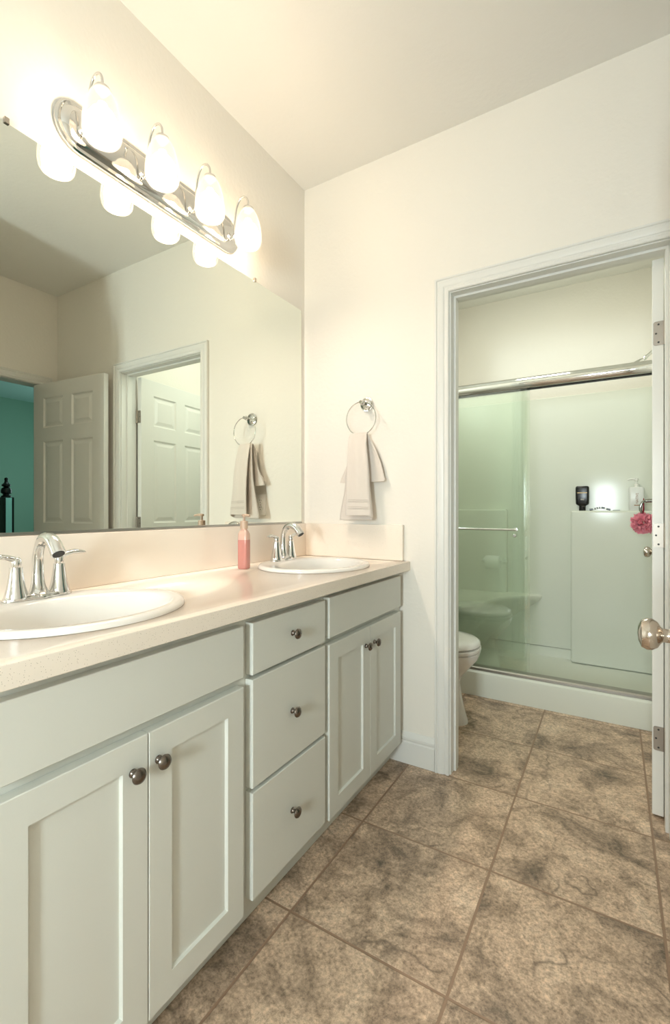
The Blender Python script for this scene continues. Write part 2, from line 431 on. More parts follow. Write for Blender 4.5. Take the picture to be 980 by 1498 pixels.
# ------------------------------------------------------------ doors
SIXP = []
for z0, z1 in ((.24, .88), (1.035, 1.635), (1.735, 1.955)):
    SIXP += [(.112, .332, z0, z1), (.424, .644, z0, z1)]
RAISED = [(.010, .009), (.018, .009), (.040, .0025)]
KNOBP = [(0, 0), (.033, 0), (.033, .004), (.028, .009), (.014, .012), (.0115, .016), (.0115, .026), (.014, .029), (.022, .034), (.0268, .042), (.0268, .049), (.023, .057), (.012, .0615), (0, .0625)]
def hinge_leaf(door, side, z):
    pass
def make_door(n, loc, rz, w_=.756, h=2.063, t=.036, hinges=True, hinge_back=False):
    """local: x 0 (hinge) .. w, face y=0 looks to -y (the side with the knob at x=w-.06)"""
    mb = panel_slab(w_, h, t, [(a*w_/.756, b*w_/.756, c, d) for a, b, c, d in SIXP], RAISED)
    o = struct(mb.build('door_%d' % n, DOORM, angle=12)); o.location = (*loc, .010); o.rotation_euler = (0, 0, rz)
    for s in (1, -1):
        R = Matrix.Translation((w_-.062, 0 if s == 1 else t, .922)) @ Matrix.Rotation(PI/2*s, 4, 'X')
        k = MB().lathe(KNOBP, R, 32).build('knob', NICKEL, o, angle=40)
        k['label'] = 'polished nickel round door knob'
    MB().box(w_-.0005, w_+.0012, .006, t-.006, .895, .95, .0004).build('latch_plate', NICKEL, o)
    for z in ((.285, 1.038, 1.787) if hinges else ()):
        hb = MB()
        pr = []
        # leaf on the door's hinge edge (x=0 plane), rounded corners away from the pin
        for (y, zz) in [(0, -.0445), (0, .0445)]+[(t-.0115+.0075*math.sin(a), .037+.0075*math.cos(a)) for a in [PI/2*k/4 for k in range(5)]]+[(t-.0115+.0075*math.cos(a), -.037-.0075*math.sin(a)) for a in [PI/2*k/4 for k in range(5)]]:
            pr.append((y, zz))
        hb.prism([(y, z+zz) for y, zz in pr], -.0014, .0003, 'x')
        hb.lathe([(0, z-.046), (.0035, z-.046), (.006, z-.043), (.006, z+.043), (.0035, z+.046), (0, z+.046)], Matrix.Translation((-.002, -.005, 0)), 14)
        # jamb leaf
        hg = hb.build('hinge', HINGE, o, angle=30); hg['label'] = 'satin nickel butt hinge with rounded corners'
        sc = MB()
        for yy, zz in ((t-.020, .033), (t-.0125, 0), (t-.020, -.033)):
            sc.lathe([(0, .0), (.0036, .0), (.003, .0008), (0, .0010)], Matrix.Translation((-.0013, yy, z+zz)) @ Matrix.Rotation(-PI/2, 4, 'Y'), 12)
        sc.build('screws', DARK, hg)
    return o
A1 = PI/2 - .0958
make_door(1, (.1236+.036*math.sin(A1), 2.093-.036*math.cos(A1)), A1)
# entry door opened back against the far wall of the alcove; its face with the camera side looks to -y
d2 = math.atan2(1.815-1.893, 1.0-.245)
make_door(2, (1.002, 1.851), PI-.103, hinges=False)
make_door(3, (.134, .262), PI/2)

# ------------------------------------------------------------ vanity
CX = -.837
vc = thing('vanity_cabinet', 'long off-white shaker vanity cabinet with four doors and three drawers under the countertop', 'cabinet', (0, 0, 0))
cb = MB()
Y0, Y1 = .285, 1.966
cb.box(CX-.018, CX, Y0, Y1, .098, .868)              # face frame
cb.box(XL+.002, CX-.018, Y0, Y0+.018, .098, .868); cb.box(XL+.002, CX-.018, Y1-.018, Y1, .098, .868)
cb.box(XL+.002, CX-.018, Y0+.018, Y1-.018, .098, .116); cb.box(XL+.002, XL+.014, Y0+.018, Y1-.018, .116, .868)
cb.box(-.892, -.880, Y0, Y1, .001, .098); cb.box(XL+.002, -.892, Y0, Y0+.016, .001, .098)
cb.build('carcass', CAB, vc, smooth=False)
FX = -.810
def front(name, y0, y1, z0, z1, shaker=False, knob=None):
    w_ = y1-y0; h = z1-z0
    pan = [(.057, w_-.057, .057, h-.057)] if shaker else []
    mb = panel_slab(w_, h, .0265, pan, [(.0018, .0075), (.0026, .0085)], both=False, edge=.0016)
    # local x->+y world, local y -> -x world
    o = mb.build(name, CAB, vc, angle=20); o.location = (FX, y0, z0); o.rotation_euler = (0, 0, PI/2)
    if knob:
        ky, kz = knob
        prof = [(0, 0), (.0085, 0), (.0085, .002), (.0062, .004), (.0052, .008), (.0056, .012), (.0095, .0155), (.0150, .0185), (.0155, .0205), (.0135, .0245), (.007, .0275), (0, .0282)]
        k = MB().lathe(prof, Matrix.Translation((ky-y0, 0, kz-z0)) @ Matrix.Rotation(PI/2, 4, 'X'), 28).build('knob', PEWTER, o, angle=40)
        k['label'] = 'dark pewter mushroom knob'
    return o
front('false_front', .330, .897, .714, .846)
front('door', .330, .6125, .102, .690, True, (.577, .626))
front('door', .6145, .897, .102, .690, True, (.637, .626))
front('drawer', .931, 1.288, .709, .846, False, (1.107, .781))
front('drawer', .931, 1.288, .411, .697, False, (1.105, .553))
front('drawer', .931, 1.288, .117, .399, False, (1.105, .260))
front('false_front', 1.314, 1.917, .714, .850)
front('door', 1.314, 1.6145, .106, .692, True, (1.577, .624))
front('door', 1.6165, 1.917, .106, .692, True, (1.650, .622))

# countertop with sink cut-outs
SINKS = (.610, 1.607); SX, SB, SA = -1.062, .220, .250
def apply_boolean(o, cutters):
    for c in cutters:
        md = o.modifiers.new('cut', 'BOOLEAN'); md.object = c; md.operation = 'DIFFERENCE'; md.solver = 'EXACT'
    dg = bpy.context.evaluated_depsgraph_get(); me = bpy.data.meshes.new_from_object(o.evaluated_get(dg))
    o.modifiers.clear(); old = o.data; o.data = me; bpy.data.meshes.remove(old)
    for c in cutters:
        cm = c.data; bpy.data.objects.remove(c); bpy.data.meshes.remove(cm)
ct = MB().box(XL+.001, -.785, .262, YF-.0005, .870, .911, .003).build('countertop', QUARTZ, angle=30)
tag(ct, 'continuous cream speckled quartz countertop over the vanity cabinet', 'countertop')
cuts = []
for sy in SINKS:
    cuts.append(MB().lathe([(.93, .80), (.93, 1.0)], Matrix.Translation((SX, sy, 0)), 64, SB, SA).build('cutter', QUARTZ))
apply_boolean(ct, cuts)
bs = thing('backsplash', 'low cream quartz backsplash along the mirror wall and the towel ring wall', 'backsplash')
MB().box(XL+.001, XL+.021, .262, YF-.0005, .9115, 1.074, .002).build('back_slab', QUARTZ, bs)
MB().box(XL+.0215, -.815, YF-.0205, YF-.0005, .9115, 1.074, .002).build('side_slab', QUARTZ, bs)

def make_sink(sy, label):
    t = thing('sink', label, 'sink', (SX, sy, .911), group='drop-in sinks')
    n = 72; rings = []
    # (scale, z, shift of centre towards the room)
    for sc, z, dx in ((1.0, .0006, 0), (1.0, .004, 0), (.992, .009, 0), (.972, .0125, 0), (.945, .0135, 0), (.915, .0125, .001)):
        rings.append([(SB*sc*math.cos(a)+dx, SA*sc*math.sin(a), z) for a in [2*PI*k/n for k in range(n)]])
    # bowl, set forward of the faucet deck
    for bx, by, z in ((.163, .214, .0125), (.157, .208, .009), (.152, .203, .002), (.146, .196, -.02), (.136, .183, -.055), (.115, .155, -.090), (.080, .105, -.115), (.045, .055, -.126), (.022, .022, -.130)):
        rings.append([(bx*math.cos(a)+.030, by*math.sin(a), z) for a in [2*PI*k/n for k in range(n)]])
    MB().loft(rings, False, True).build('basin', PORC, t, angle=60)
    MB().lathe([(.023, -.131), (.023, -.1275), (.019, -.1265), (.008, -.1285), (0, -.1285)], Matrix.Translation((.030, 0, 0)), 28).build('drain', CHROME, t)
    return t
make_sink(SINKS[0], 'white oval drop-in sink nearest the camera, at the left of the counter')
make_sink(SINKS[1], 'white oval drop-in sink at the far end of the counter below the towel')

def make_faucet(x, y, z, label):
    t = thing('faucet', label, 'faucet', (x, y, z), group='chrome two-handle faucets')
    # deck plate: three joined swellings, y is the long axis
    rings = []
    def outline(k, hgt):
        out = []
        for a in [2*PI*i/72 for i in range(72)]:
            u = math.cos(a); s = math.sin(a)
            yy = .080*u*k
            wd = .0235+.0055*abs(u)**2*(1-abs(u)**8)+.004*math.exp(-(u*6)**2)
            out.append((wd*k*math.copysign(abs(s)**.62, s)+.003*math.exp(-(u*4)**2), yy, hgt))
        return out
    for k, hh in ((1, 0), (1, .006), (.97, .010), (.90, .0135), (.74, .0150)): rings.append(outline(k, hh))
    MB().loft(rings).build('base_plate', CHROME, t, angle=50)
    # spout: flared foot rising into a gooseneck
    pts = catmull([(0, 0, .006), (-.002, 0, .03), (-.004, 0, .07), (-.001, 0, .112), (.014, 0, .141), (.040, 0, .153), (.068, 0, .142), (.092, 0, .114)], 6)
    m = len(pts); rad = []; fl = []
    for i in range(m):
        s = i/(m-1); base = .0245*math.exp(-s*11)+.0128
        rad.append(base-.0008+.0048*max(0, (s-.5)/.5)**.8); fl.append(1.0)
    sp = MB().tube(pts, rad, 24, True, flat=fl).build('spout', CHROME, t, angle=60)
    MB().lathe([(0, 0), (.0135, 0), (.0135, .001), (0, .001)], Matrix.Translation(pts[-1]) @ (pts[-1]-pts[-2]).to_track_quat('Z', 'Y').to_matrix().to_4x4(), 20).build('aerator', DARK, sp)
    MB().tube([(-.022, 0, .012), (-.023, 0, .060)], .0022, 10).lathe([(0, .058), (.004, .059), (.0055, .064), (.004, .069), (0, .070)], Matrix.Translation((-.023, 0, 0)), 14).build('drain_lift_rod', CHROME, t)
    for s in (-1, 1):
        yy = .051*s
        hb = MB().lathe([(0, .004), (.0255, .004), (.0255, .012), (.0235, .020), (.0195, .036), (.0160, .056), (.0140, .074), (.0135, .082), (0, .082)], Matrix.Translation((0, yy, 0)), 28).build('handle_base', CHROME, t, angle=40)
        lv = MB().lathe([(0, .083), (.0105, .083), (.0112, .090), (.0108, .101), (.007, .106), (0, .107)], Matrix.Translation((0, yy, 0)), 24)
        P = catmull([(0, yy-s*.004, .098), (.001, yy+s*.016, .105), (.003, yy+s*.038, .110), (.006, yy+s*.066, .107)], 5)
        q = len(P); R = [.0062+.0030*math.sin(PI*min(1, i/(q-1)*1.0))+(.002 if i > q*.6 else 0) for i in range(q)]; R[-1] = .005
        lv.tube(P, R, 16, True, flat=[1-.55*i/(q-1) for i in range(q)])
        lv.build('lever', CHROME, hb, angle=50)
    return t
make_faucet(-1.237, .615, .9225, 'chrome gooseneck faucet with two lever handles behind the nearest sink')
make_faucet(-1.237, 1.625, .9225, 'chrome gooseneck faucet with two lever handles at the far sink beside the soap bottle')

# soap bottle
t = thing('soap_dispenser', 'clear pink hand soap bottle with tan pump beside the far sink', 'soap bottle', (-1.243, 1.377, .9115), (0, 0, .30))
rr = []
for k, z in ((.86, 0), (.97, .004), (1, .010), (1, .128), (.94, .138), (.74, .147), (.52, .153), (.50, .157)):
    rr.append([(x*k, y*k, z) for x, y in rrect(.040, .040, .009)])
MB().loft(rr).build('bottle', SOAP, t, angle=30)
MB().lathe([(0, .157), (.0150, .157), (.0150, .186), (.012, .188), (0, .188)], None, 24).build('collar', TANP, t)
pm = MB().lathe([(0, .188), (.0050, .188), (.0050, .204), (.0095, .206), (.0100, .212), (.006, .215), (0, .215)], None, 20)
pm.tube([(0, 0, .210), (.018, -.010, .210), (.032, -.018, .207)], [.0055, .005, .004], 12)
pm.build('pump', TANP, t)

# ------------------------------------------------------------ mirror
t = thing('wall_mirror', 'large frameless wall mirror above the vanity backsplash', 'mirror')
MB().box(XL+.0006, XL+.0060, .262, 1.935, 1.080, 2.155).build('mirror_glass', MIRROR, t, smooth=False)
MB().box(XL+.0006, XL+.0095, .262, 1.935, 1.0745, 1.0835, .001).build('bottom_channel', ALU, t)
for yy, zz in ((.597, 2.158), (1.578, 2.158)):
    MB().box(XL+.0006, XL+.011, yy-.006, yy+.006, zz-.006, zz+.010, .001).build('mirror_clip', NICKEL, t)

# ------------------------------------------------------------ vanity light
LZ = 2.272; LY = 1.092
t = thing('vanity_light', 'chrome four-lamp bath light bar on the wall above the mirror', 'wall light', (XL, LY, LZ))
pl = MB(); rings = []
for hx, hz, x in ((.376, .0735, .0008), (.376, .0735, .010), (.370, .068, .013), (.360, .058, .013), (.357, .055, .016), (.345, .044, .022), (.338, .038, .023)):
    rings.append([(x, a, b) for a, b in stadium(hx, hz, 14)])
pl.loft(rings); pl.build('backplate', CHROME, t, angle=25)
for i, ly in enumerate((.788, .992, 1.197, 1.400)):
    y = ly-LY; sx = -1.242-XL
    P = catmull([(.018, y, -.012), (.034, y, -.030), (.050, y, -.018), (.052, y, .030), (.062, y, .085), (.082, y, .117), (.105, y, .119), (.121, y, .100), (sx, y, .074)], 6)
    MB().tube(P, .0042, 12).lathe([(0, .0), (.013, .0), (.013, .004), (.006, .008), (0, .009)], Matrix.Translation((.020, y, -.012)) @ Matrix.Rotation(PI/2, 4, 'Y'), 20).build('arm', CHROME, t, angle=50)
    MB().lathe([(0, .0745), (.007, .0745), (.015, .072), (.0215, .066), (.0235, .060), (.0235, .056), (0, .056)], Matrix.Translation((sx, y, 0)), 24).build('shade_cup', CHROME, t, angle=40)
    outer = [(.020, .064), (.030, .050), (.040, .028), (.048, .000), (.0525, -.030), (.0530, -.055), (.0495, -.074), (.0445, -.082)]
    inner = [(r-.003, z) for r, z in outer[::-1]]
    sh = MB().lathe(outer+inner+[outer[0]], Matrix.Translation((sx, y, 0)), 32, closed=True).build('lamp_shade', SHADE, t, angle=50)
    sh['label'] = 'frosted cream glass bell shade'
    bz = -.036
    MB().lathe([(0, bz+.060), (.012, bz+.058), (.015, bz+.046), (.029, bz+.034), (.040, bz+.014), (.0435, bz-.006), (.041, bz-.024), (.030, bz-.037), (.015, bz-.043), (0, bz-.045)], Matrix.Translation((sx, y, 0)), 24).build('bulb', BULB, sh, angle=60)

# ------------------------------------------------------------ towel ring, towel, outlet
RC = (-1.003, 1.905, 1.566); RR = .0765
t = thing('towel_ring', 'round chrome towel ring mounted on the wall beside the mirror', 'towel ring', (-1.003, YF, 1.642))
MB().lathe([(0, 0), (.034, 0), (.035, .004), (.033, .008), (.028, .009), (.027, .014), (.016, .020), (.009, .022), (.0075, .034), (.009, .042), (0, .044)], Matrix.Rotation(PI/2, 4, 'X'), 32).build('rosette', CHROME, t, angle=35)
kb = MB(); kb.lathe([(0, -.0125), (.006, -.011), (.0105, -.0065), (.0125, 0), (.0105, .0065), (.006, .011), (0, .0125)], Matrix.Translation((0, -.052, 0)) @ Matrix.Rotation(PI/2, 4, 'X'), 24)
kb.lathe([(0, -.004), (.008, -.004), (.008, .004), (0, .004)], Matrix.Translation((0, -.066, 0)) @ Matrix.Rotation(PI/2, 4, 'X'), 20)
kb.build('finial', CHROME, t)
ringp = [(RR*math.sin(a), -.065, -.076+RR*math.cos(a)) for a in [2*PI*k/64 for k in range(64)]]
MB().tube(ringp, .0026, 10, closed=True).build('ring', CHROME, t)

def towel():
    ZR = RC[2]-RR       # bottom of ring = 1.4895
    yr = RC[1]
    def C(xL, xR, xB, yf, yb, zf, zb, n=40, wav=0, ph=0):
        """folded cross-section, front layer xL->xR, turn, back layer xR->xB"""
        out = []
        for i in range(n+1):
            s = i/n
            if s < .44:
                u = s/.44; x = xL+(xR-.006-xL)*u; y = yf+.006*u*u; z = zf
            elif s < .56:
                u = (s-.44)/.12; a = -PI/2+PI*u; r = (yb-yf-.006)/2; x = xR-.006+.008*math.cos(a); y = (yf+.006+yb)/2+r*math.sin(a); z = zf+(zb-zf)*u
            else:
                u = (s-.56)/.44; x = xR-.006+(xB-xR+.006)*u; y = yb; z = zb
            y += wav*math.sin(s*19+ph)*(.5+.5*math.sin(s*PI))
            out.append(Vector((x, y, z)))
        return out
    keys = [C(-1.060, -.936, -1.113, 1.858, 1.898, 1.116, 1.096, wav=.0016, ph=.5),
            C(-1.058, -.938, -1.106, 1.858, 1.898, 1.150, 1.140, wav=.0018, ph=.4),
            C(-1.056, -.950, -1.084, 1.860, 1.897, 1.245, 1.240, wav=.003, ph=0),
            C(-1.056, -.956, -1.072, 1.866, 1.893, 1.340, 1.340, wav=.003, ph=.2),
            C(-1.057, -.968, -1.066, 1.876, 1.894, 1.430, 1.430, wav=.0025, ph=.8),
            C(-1.056, -.972, -1.062, 1.889, 1.897, 1.476, 1.476, wav=.002, ph=1.2),
            C(-1.054, -.974, -1.060, 1.900, 1.906, 1.497, 1.497, wav=.0015, ph=1.3),
            C(-1.056, -.972, -1.062, 1.916, 1.922, 1.480, 1.476, wav=.0015, ph=1.2),
            C(-1.062, -.950, -1.066, 1.922, 1.931, 1.440, 1.430, wav=.0025, ph=.8),
            C(-1.086, -.918, -1.080, 1.924, 1.938, 1.360, 1.350, wav=.0035, ph=.6),
            C(-1.118, -.904, -1.110, 1.926, 1.944, 1.296, 1.302, wav=.004, ph=.5),
            C(-1.126, -.898, -1.112, 1.926, 1.945, 1.272, 1.286, wav=.004, ph=.5)]
    n = len(keys[0]); cols = [catmull([k[j] for k in keys], 6) for j in range(n)]
    rows = [[cols[j][i] for j in range(n)] for i in range(len(cols[0]))]
    mb = MB().loft(rows, False, False)
    o = mb.build('hand_towel', TOWEL, angle=80)
    so = o.modifiers.new('thick', 'SOLIDIFY'); so.thickness = .005; so.offset = 0
    # woven bands near the hem
    hem = MB()
    for dz in (.034, .042, .066, .074):
        path = []
        for j in range(2, 22):
            c = cols[j]; zt = 1.116+dz
            k = min(range(24), key=lambda q: abs(c[q].z-zt)); k2 = k+1
            f = (zt-c[k].z)/((c[k2].z-c[k].z) or 1)
            p = c[k].lerp(c[k2], max(-1, min(1, f))); path.append((p.x, p.y-.0036, p.z-.004*(j/22)))
        hem.tube(path, .0014, 6)
    hem.build('woven_band', mat('towel_band', (.60, .54, .48), .9), o)
    return tag(o, 'beige hand towel folded through the chrome ring', 'towel')
towel()

t = thing('wall_outlet', 'white duplex power outlet on the wall behind the hanging towel, seen in the mirror', 'outlet', (-1.066, YF, 1.170))
MB().box(-.035, .035, -.0055, -.0004, -.057, .057, .002).build('cover_plate', PLAST, t)
for z in (-.0195, .0195):
    s_ = MB().lathe([(.0165, -.0005), (.0165, .0075), (0, .0075)], Matrix.Translation((0, 0, z)) @ Matrix.Rotation(PI/2, 4, 'X'), 24, 1, .82).build('socket', PLAST, t)
    MB().box(-.0065, -.0045, -.0080, -.0070, z+.001, z+.009).box(.0045, .0065, -.0080, -.0070, z+.001, z+.009).box(-.002, .002, -.0080, -.0070, z-.009, z-.005).build('socket_slots', DARK, s_)
MB().lathe([(.003, 0), (.003, .0065), (0, .0070)], Matrix.Rotation(PI/2, 4, 'X'), 12).build('screw', CHROMEB, t)

# ------------------------------------------------------------ shower
SY = 2.885
t = thing('shower_surround', 'glossy white fibreglass shower stall with corner seat and moulded ledges', 'shower')
# pan with curb
pan = MB()
cur = [(SY, .001), (SY, .125), (SY+.004, .142), (SY+.014, .151), (SY+.028, .152), (SY+.085, .152), (SY+.098, .146), (SY+.106, .130), (SY+.112, .060), (SY+.125, .052), (YB-.06, .045), (YB-.035, .056), (YB-.025, .085), (YB-.0225, .12), (YB-.0225, .001)]
pan.prism(cur, XT0+.001, XT1-.001, 'x')
pan.build('shower_pan', FIBER, t, angle=28)
w3 = MB()
w3.box(XT0+.001, XT1-.001, YB-.022, YB-.001, .12, 1.975, .006)
w3.box(XT0+.001, XT0+.022, SY+.03, YB-.022, .12, 1.975, .006); w3.box(XT1-.022, XT1-.001, SY+.03, YB-.022, .12, 1.975, .006)
w3.build('wall_panel', FIBER, t, angle=30)
MB().box(-.262, XT1-.022, YB-.090, YB-.020, .050, 1.135, .014).build('moulded_ledge', FIBER, t, angle=30)
MB().box(XT0+.022, -.700, YB-.090, YB-.020, .498, 1.145, .014).build('moulded_ledge', FIBER, t, angle=30)
sc_ = [(XT0+.022, 2.98)]+[tuple(p[:2]) for p in catmull([(-1.20, 2.985, 0), (-1.05, 2.99, 0), (-.90, 3.03, 0), (-.80, 3.16, 0), (-.745, 3.38, 0), (-.69, 3.55, 0), (-.61, 3.64, 0), (-.46, 3.772, 0)], 6)]+[(-.46, YB-.021), (XT0+.022, YB-.021)]
st = MB()
def inset(p, k): return [(XT0+.022+(x-XT0-.022)*k, YB-.021-(YB-.021-y)*k) for x, y in p]
st.loft([[(x, y, z) for x, y in inset(sc_, k)] for k, z in ((.45, .052), (.5, .12), (.62, .24), (.80, .36), (.93, .43), (.985, .465), (1, .485), (1, .495), (.992, .503), (.97, .506))])
st.build('corner_seat', FIBER, t, angle=35)

t = thing('shower_door', 'sliding green glass shower door with chrome header rail on the shower curb', 'shower door')
DX0, DX1 = XT0+.023, XT1-.023
hd = []
for a in [PI*k/14 for k in range(15)]:
    hd.append((SY+.062-.038*math.sin(a), 1.892+.038*math.cos(a)))
hd += [(SY+.088, 1.856), (SY+.088, 1.928)]
MB().prism(hd, DX0, DX1, 'x').build('header_rail', CHROME, t, angle=30)
MB().box(DX0, DX1, SY+.046, SY+.058, 1.849, 1.8560, .0005).build('header_seal', BLACK, t)
MB().prism([(SY+.020, .1525), (SY+.020, .166), (SY+.026, .173), (SY+.044, .176), (SY+.070, .176), (SY+.074, .158), (SY+.086, .158), (SY+.086, .1525)], DX0, DX1, 'x').build('bottom_track', mat('satin_aluminium', (.42, .40, .37), .35, 1.0), t, angle=25)
for x0, x1, nm in ((DX0, DX0+.020, 'side_jamb'), (DX1-.020, DX1, 'side_jamb')):
    MB().box(x0, x1, SY+.035, SY+.080, .1765, 1.845, .003).build(nm, CHROMEB, t)
GA = SY+.045; GB = SY+.066
MB().box(DX0+.022, -.437, GA-.003, GA+.003, .165, 1.86, .001).build('glass_panel', GLASS, t)
MB().box(DX0+.024, -.424, GB-.003, GB+.003, .165, 1.86, .001).build('glass_panel', GLASS, t)
tb = MB(); tz = 1.024; ty = GA-.045
tb.tube([(DX0+.09, ty, tz), (-.492, ty, tz)], .0065, 16)
for x in (DX0+.10, -.500): tb.tube([(x, GA-.004, tz), (x, ty, tz)], .006, 14).lathe([(0, 0), (.011, 0), (.011, .004), (0, .005)], Matrix.Translation((x, GA-.0035, tz)) @ Matrix.Rotation(PI/2, 4, 'X'), 18)
tb.build('towel_bar', CHROMEB, t)
MB().lathe([(0, 0), (.010, 0), (.011, .006), (.008, .010), (0, .010)], Matrix.Translation((-.505, GA-.0035, .988)) @ Matrix.Rotation(PI/2, 4, 'X'), 18).build('bumper', CHROMEB, t)

# shower head on the right shower wall
t = thing('shower_fixture', 'chrome shower head on an angled arm above the header rail', 'shower head')
MB().lathe([(0, 0), (.028, 0), (.026, .006), (.012, .011), (0, .012)], Matrix.Translation((XT1-.001, 3.25, 2.075)) @ Matrix.Rotation(-PI/2, 4, 'Y'), 24).build('flange', CHROME, t)
MB().tube(catmull([(XT1-.004, 3.25, 2.075), (XT1-.035, 3.25, 2.085), (XT1-.075, 3.25, 2.075), (XT1-.125, 3.25, 2.035)], 5), .009, 14).build('shower_arm', CHROME, t)
MB().lathe([(0, -.012), (.010, -.010), (.012, .004), (.010, .012), (.017, .022), (.028, .048), (.029, .056), (.024, .058), (0, .058)], Matrix.Translation((XT1-.130, 3.25, 2.031)) @ Matrix.Rotation(PI+.75, 4, 'Y'), 28).build('spray_head', CHROME, t)
# lever valve on the right wall
t = thing('shower_valve', 'chrome lever shower valve holding the pink bath pouf', 'shower valve', (XT1-.0225, 3.30, 1.190))
MB().lathe([(0, 0), (.075, 0), (.074, .004), (.045, .010), (.020, .014), (.018, .050), (0, .050)], Matrix.Rotation(-PI/2, 4, 'Y'), 32).build('escutcheon', CHROME, t)
lv = MB().tube([(-.045, 0, .004), (-.085, 0, .006), (-.105, 0, .004)], [.012, .011, .011], 14)
lv.tube(catmull([(-.100, 0, .006), (-.116, 0, .000), (-.128, 0, -.022), (-.130, 0, -.046), (-.122, 0, -.068)], 5), [.010+.003*math.sin(PI*i/20) for i in range(20)]+[.006], 14, flat=[.6]*21)
lv.build('lever', mat('dark_nickel', (.34, .34, .31), .18, 1.0), t)

def pouf():
    c = Vector((.150, 3.30, 1.062))
    o = MB(); rnd = random.Random(3)
    for k in range(46):
        # ruffled net ribbon around a random great circle
        ax = Vector((rnd.gauss(0, 1), rnd.gauss(0, 1), rnd.gauss(0, 1))).normalized()
        u = ax.orthogonal().normalized(); v = ax.cross(u); a0 = rnd.random()*6.28; span = rnd.uniform(1.6, 3.2); off = rnd.uniform(-.028, .028)
        pts = []; n = 34; fr = rnd.uniform(7, 11); ph = rnd.random()*6
        rows = []
        for i in range(n):
            a = a0+span*i/(n-1); d = u*math.cos(a)+v*math.sin(a)
            r = .056*rnd.uniform(.97, 1.03); wob = math.sin(a*fr+ph)
            base = c+d*(r*.55)+ax*off*.6
            edge = c+d*(r+.007*wob)+ax*(off+.012*math.sin(a*fr*1.3+ph*2))
            mid = (base+edge)/2+ax*.008*math.cos(a*fr+ph)
            rows.append([base, mid, edge])
        o.loft(rows, False, False)
    o2 = o.build('bath_pouf', PINKP, angle=70, loc=tuple(c))
    MB().tube([Vector((0, 0, .040)), Vector((.001, -.004, .085)), Vector((.004, 0, .146)), Vector((.006, .006, .085)), Vector((.002, .003, .040))], .0028, 8).build('hanging_cord', CORD, o2)
    return tag(o2, 'pink mesh bath pouf hanging by a cord from the shower valve', 'bath pouf')
pouf()

# bottles on the right ledge
LZB = 1.1352; LYB = 3.746
t = thing('shampoo_bottle', 'black bottle standing on its cap on the left of the shower ledge', 'bottle', (-.190, LYB, LZB))
rings = []
def slab(wd, dp, z, r): return [(x, y, z) for x, y in rrect(wd, dp, min(r, dp/2-.0005))]
for wd, dp, z in ((.040, .026, 0), (.043, .029, .002), (.041, .028, .032), (.050, .030, .036), (.076, .036, .044), (.083, .040, .052), (.086, .042, .10), (.086, .042, .160), (.082, .040, .170), (.070, .032, .175)):
    rings.append(slab(wd, dp, z, .014))
MB().loft(rings).build('bottle', BLACK, t, angle=40)
GOLD = mat('gold_print', (.75, .50, .22), .4); GREYP = mat('grey_print', (.45, .42, .40), .5)
MB().box(-.030, .030, -.0222, -.0212, .124, .130).build('gold_stripe', GOLD, t)
MB().box(-.010, .012, -.0222, -.0212, .076, .084).build('printed_mark', GREYP, t)
t = thing('body_wash_bottle', 'white pump bottle with brown printing on the shower ledge beside the valve', 'bottle', (.134, LYB, LZB))
WHT = mat('bottle_white', (.78, .78, .76), .3)
rings = []
for wd, dp, z in ((.084, .046, 0), (.088, .050, .004), (.088, .050, .150), (.084, .046, .158), (.060, .034, .162)):
    rings.append(slab(wd, dp, z, .012))
MB().loft(rings).build('bottle', WHT, t, angle=40)
pm = MB().lathe([(0, .162), (.015, .162), (.015, .180), (.006, .184), (.0055, .200), (.011, .204), (.012, .218), (.006, .222), (0, .222)], None, 22)
pm.tube([(0, 0, .214), (-.030, 0, .216), (-.050, 0, .211)], [.007, .006, .004], 12)
pm.build('pump', PLAST, t)
BRN = mat('brown_print', (.30, .14, .05), .5)
MB().box(-.014, .018, -.0262, -.0252, .034, .040).build('brown_stripe', BRN, t)
cu = bpy.data.curves.new('lettering', 'FONT'); cu.body = 'NATIVE'; cu.size = .021; cu.align_x = 'LEFT'; cu.align_y = 'CENTER'; cu.extrude = .0003
tmp = bpy.data.objects.new('lettering', cu); COL.objects.link(tmp)
me = bpy.data.meshes.new_from_object(tmp.evaluated_get(bpy.context.evaluated_depsgraph_get())); bpy.data.objects.remove(tmp); bpy.data.curves.remove(cu)
lt = bpy.data.objects.new('lettering', me); COL.objects.link(lt); me.materials.clear(); me.materials.append(BRN)
lt.parent = t; lt.location = (.003, -.0257, .048); lt.rotation_euler = (PI/2, -PI/2, 0)
# razor-like striped handle and a grey bar
rz = MB(); rzb = MB()
t = thing('shower_scrubber', 'curved black and white striped handle lying beside the black bottle', 'back scrubber', (-.085, LYB-.004, LZB))
P = catmull([(-.060, 0, .006), (-.035, 0, .011), (-.008, 0, .019), (.020, 0, .020), (.046, 0, .012), (.068, 0, .006)], 8)
rzb.tube(P, .0055, 10); rzb.build('handle', WHT, t)
for a, b in ((0, 7), (10, 12), (14, 16), (18, 20), (22, 28), (31, 40)):
    rz.tube(P[a:b+1], .0064, 10)
rz.build('black_stripes', BLACK, t)
bx = MB().box(-.004, .040, LYB-.020, LYB+.010, LZB, LZB+.007, .002).build('soap_bar', mat('grey_soap', (.45, .48, .48), .4))
tag(bx, 'thin grey bar lying on the shower ledge left of the white pump bottle', 'soap')

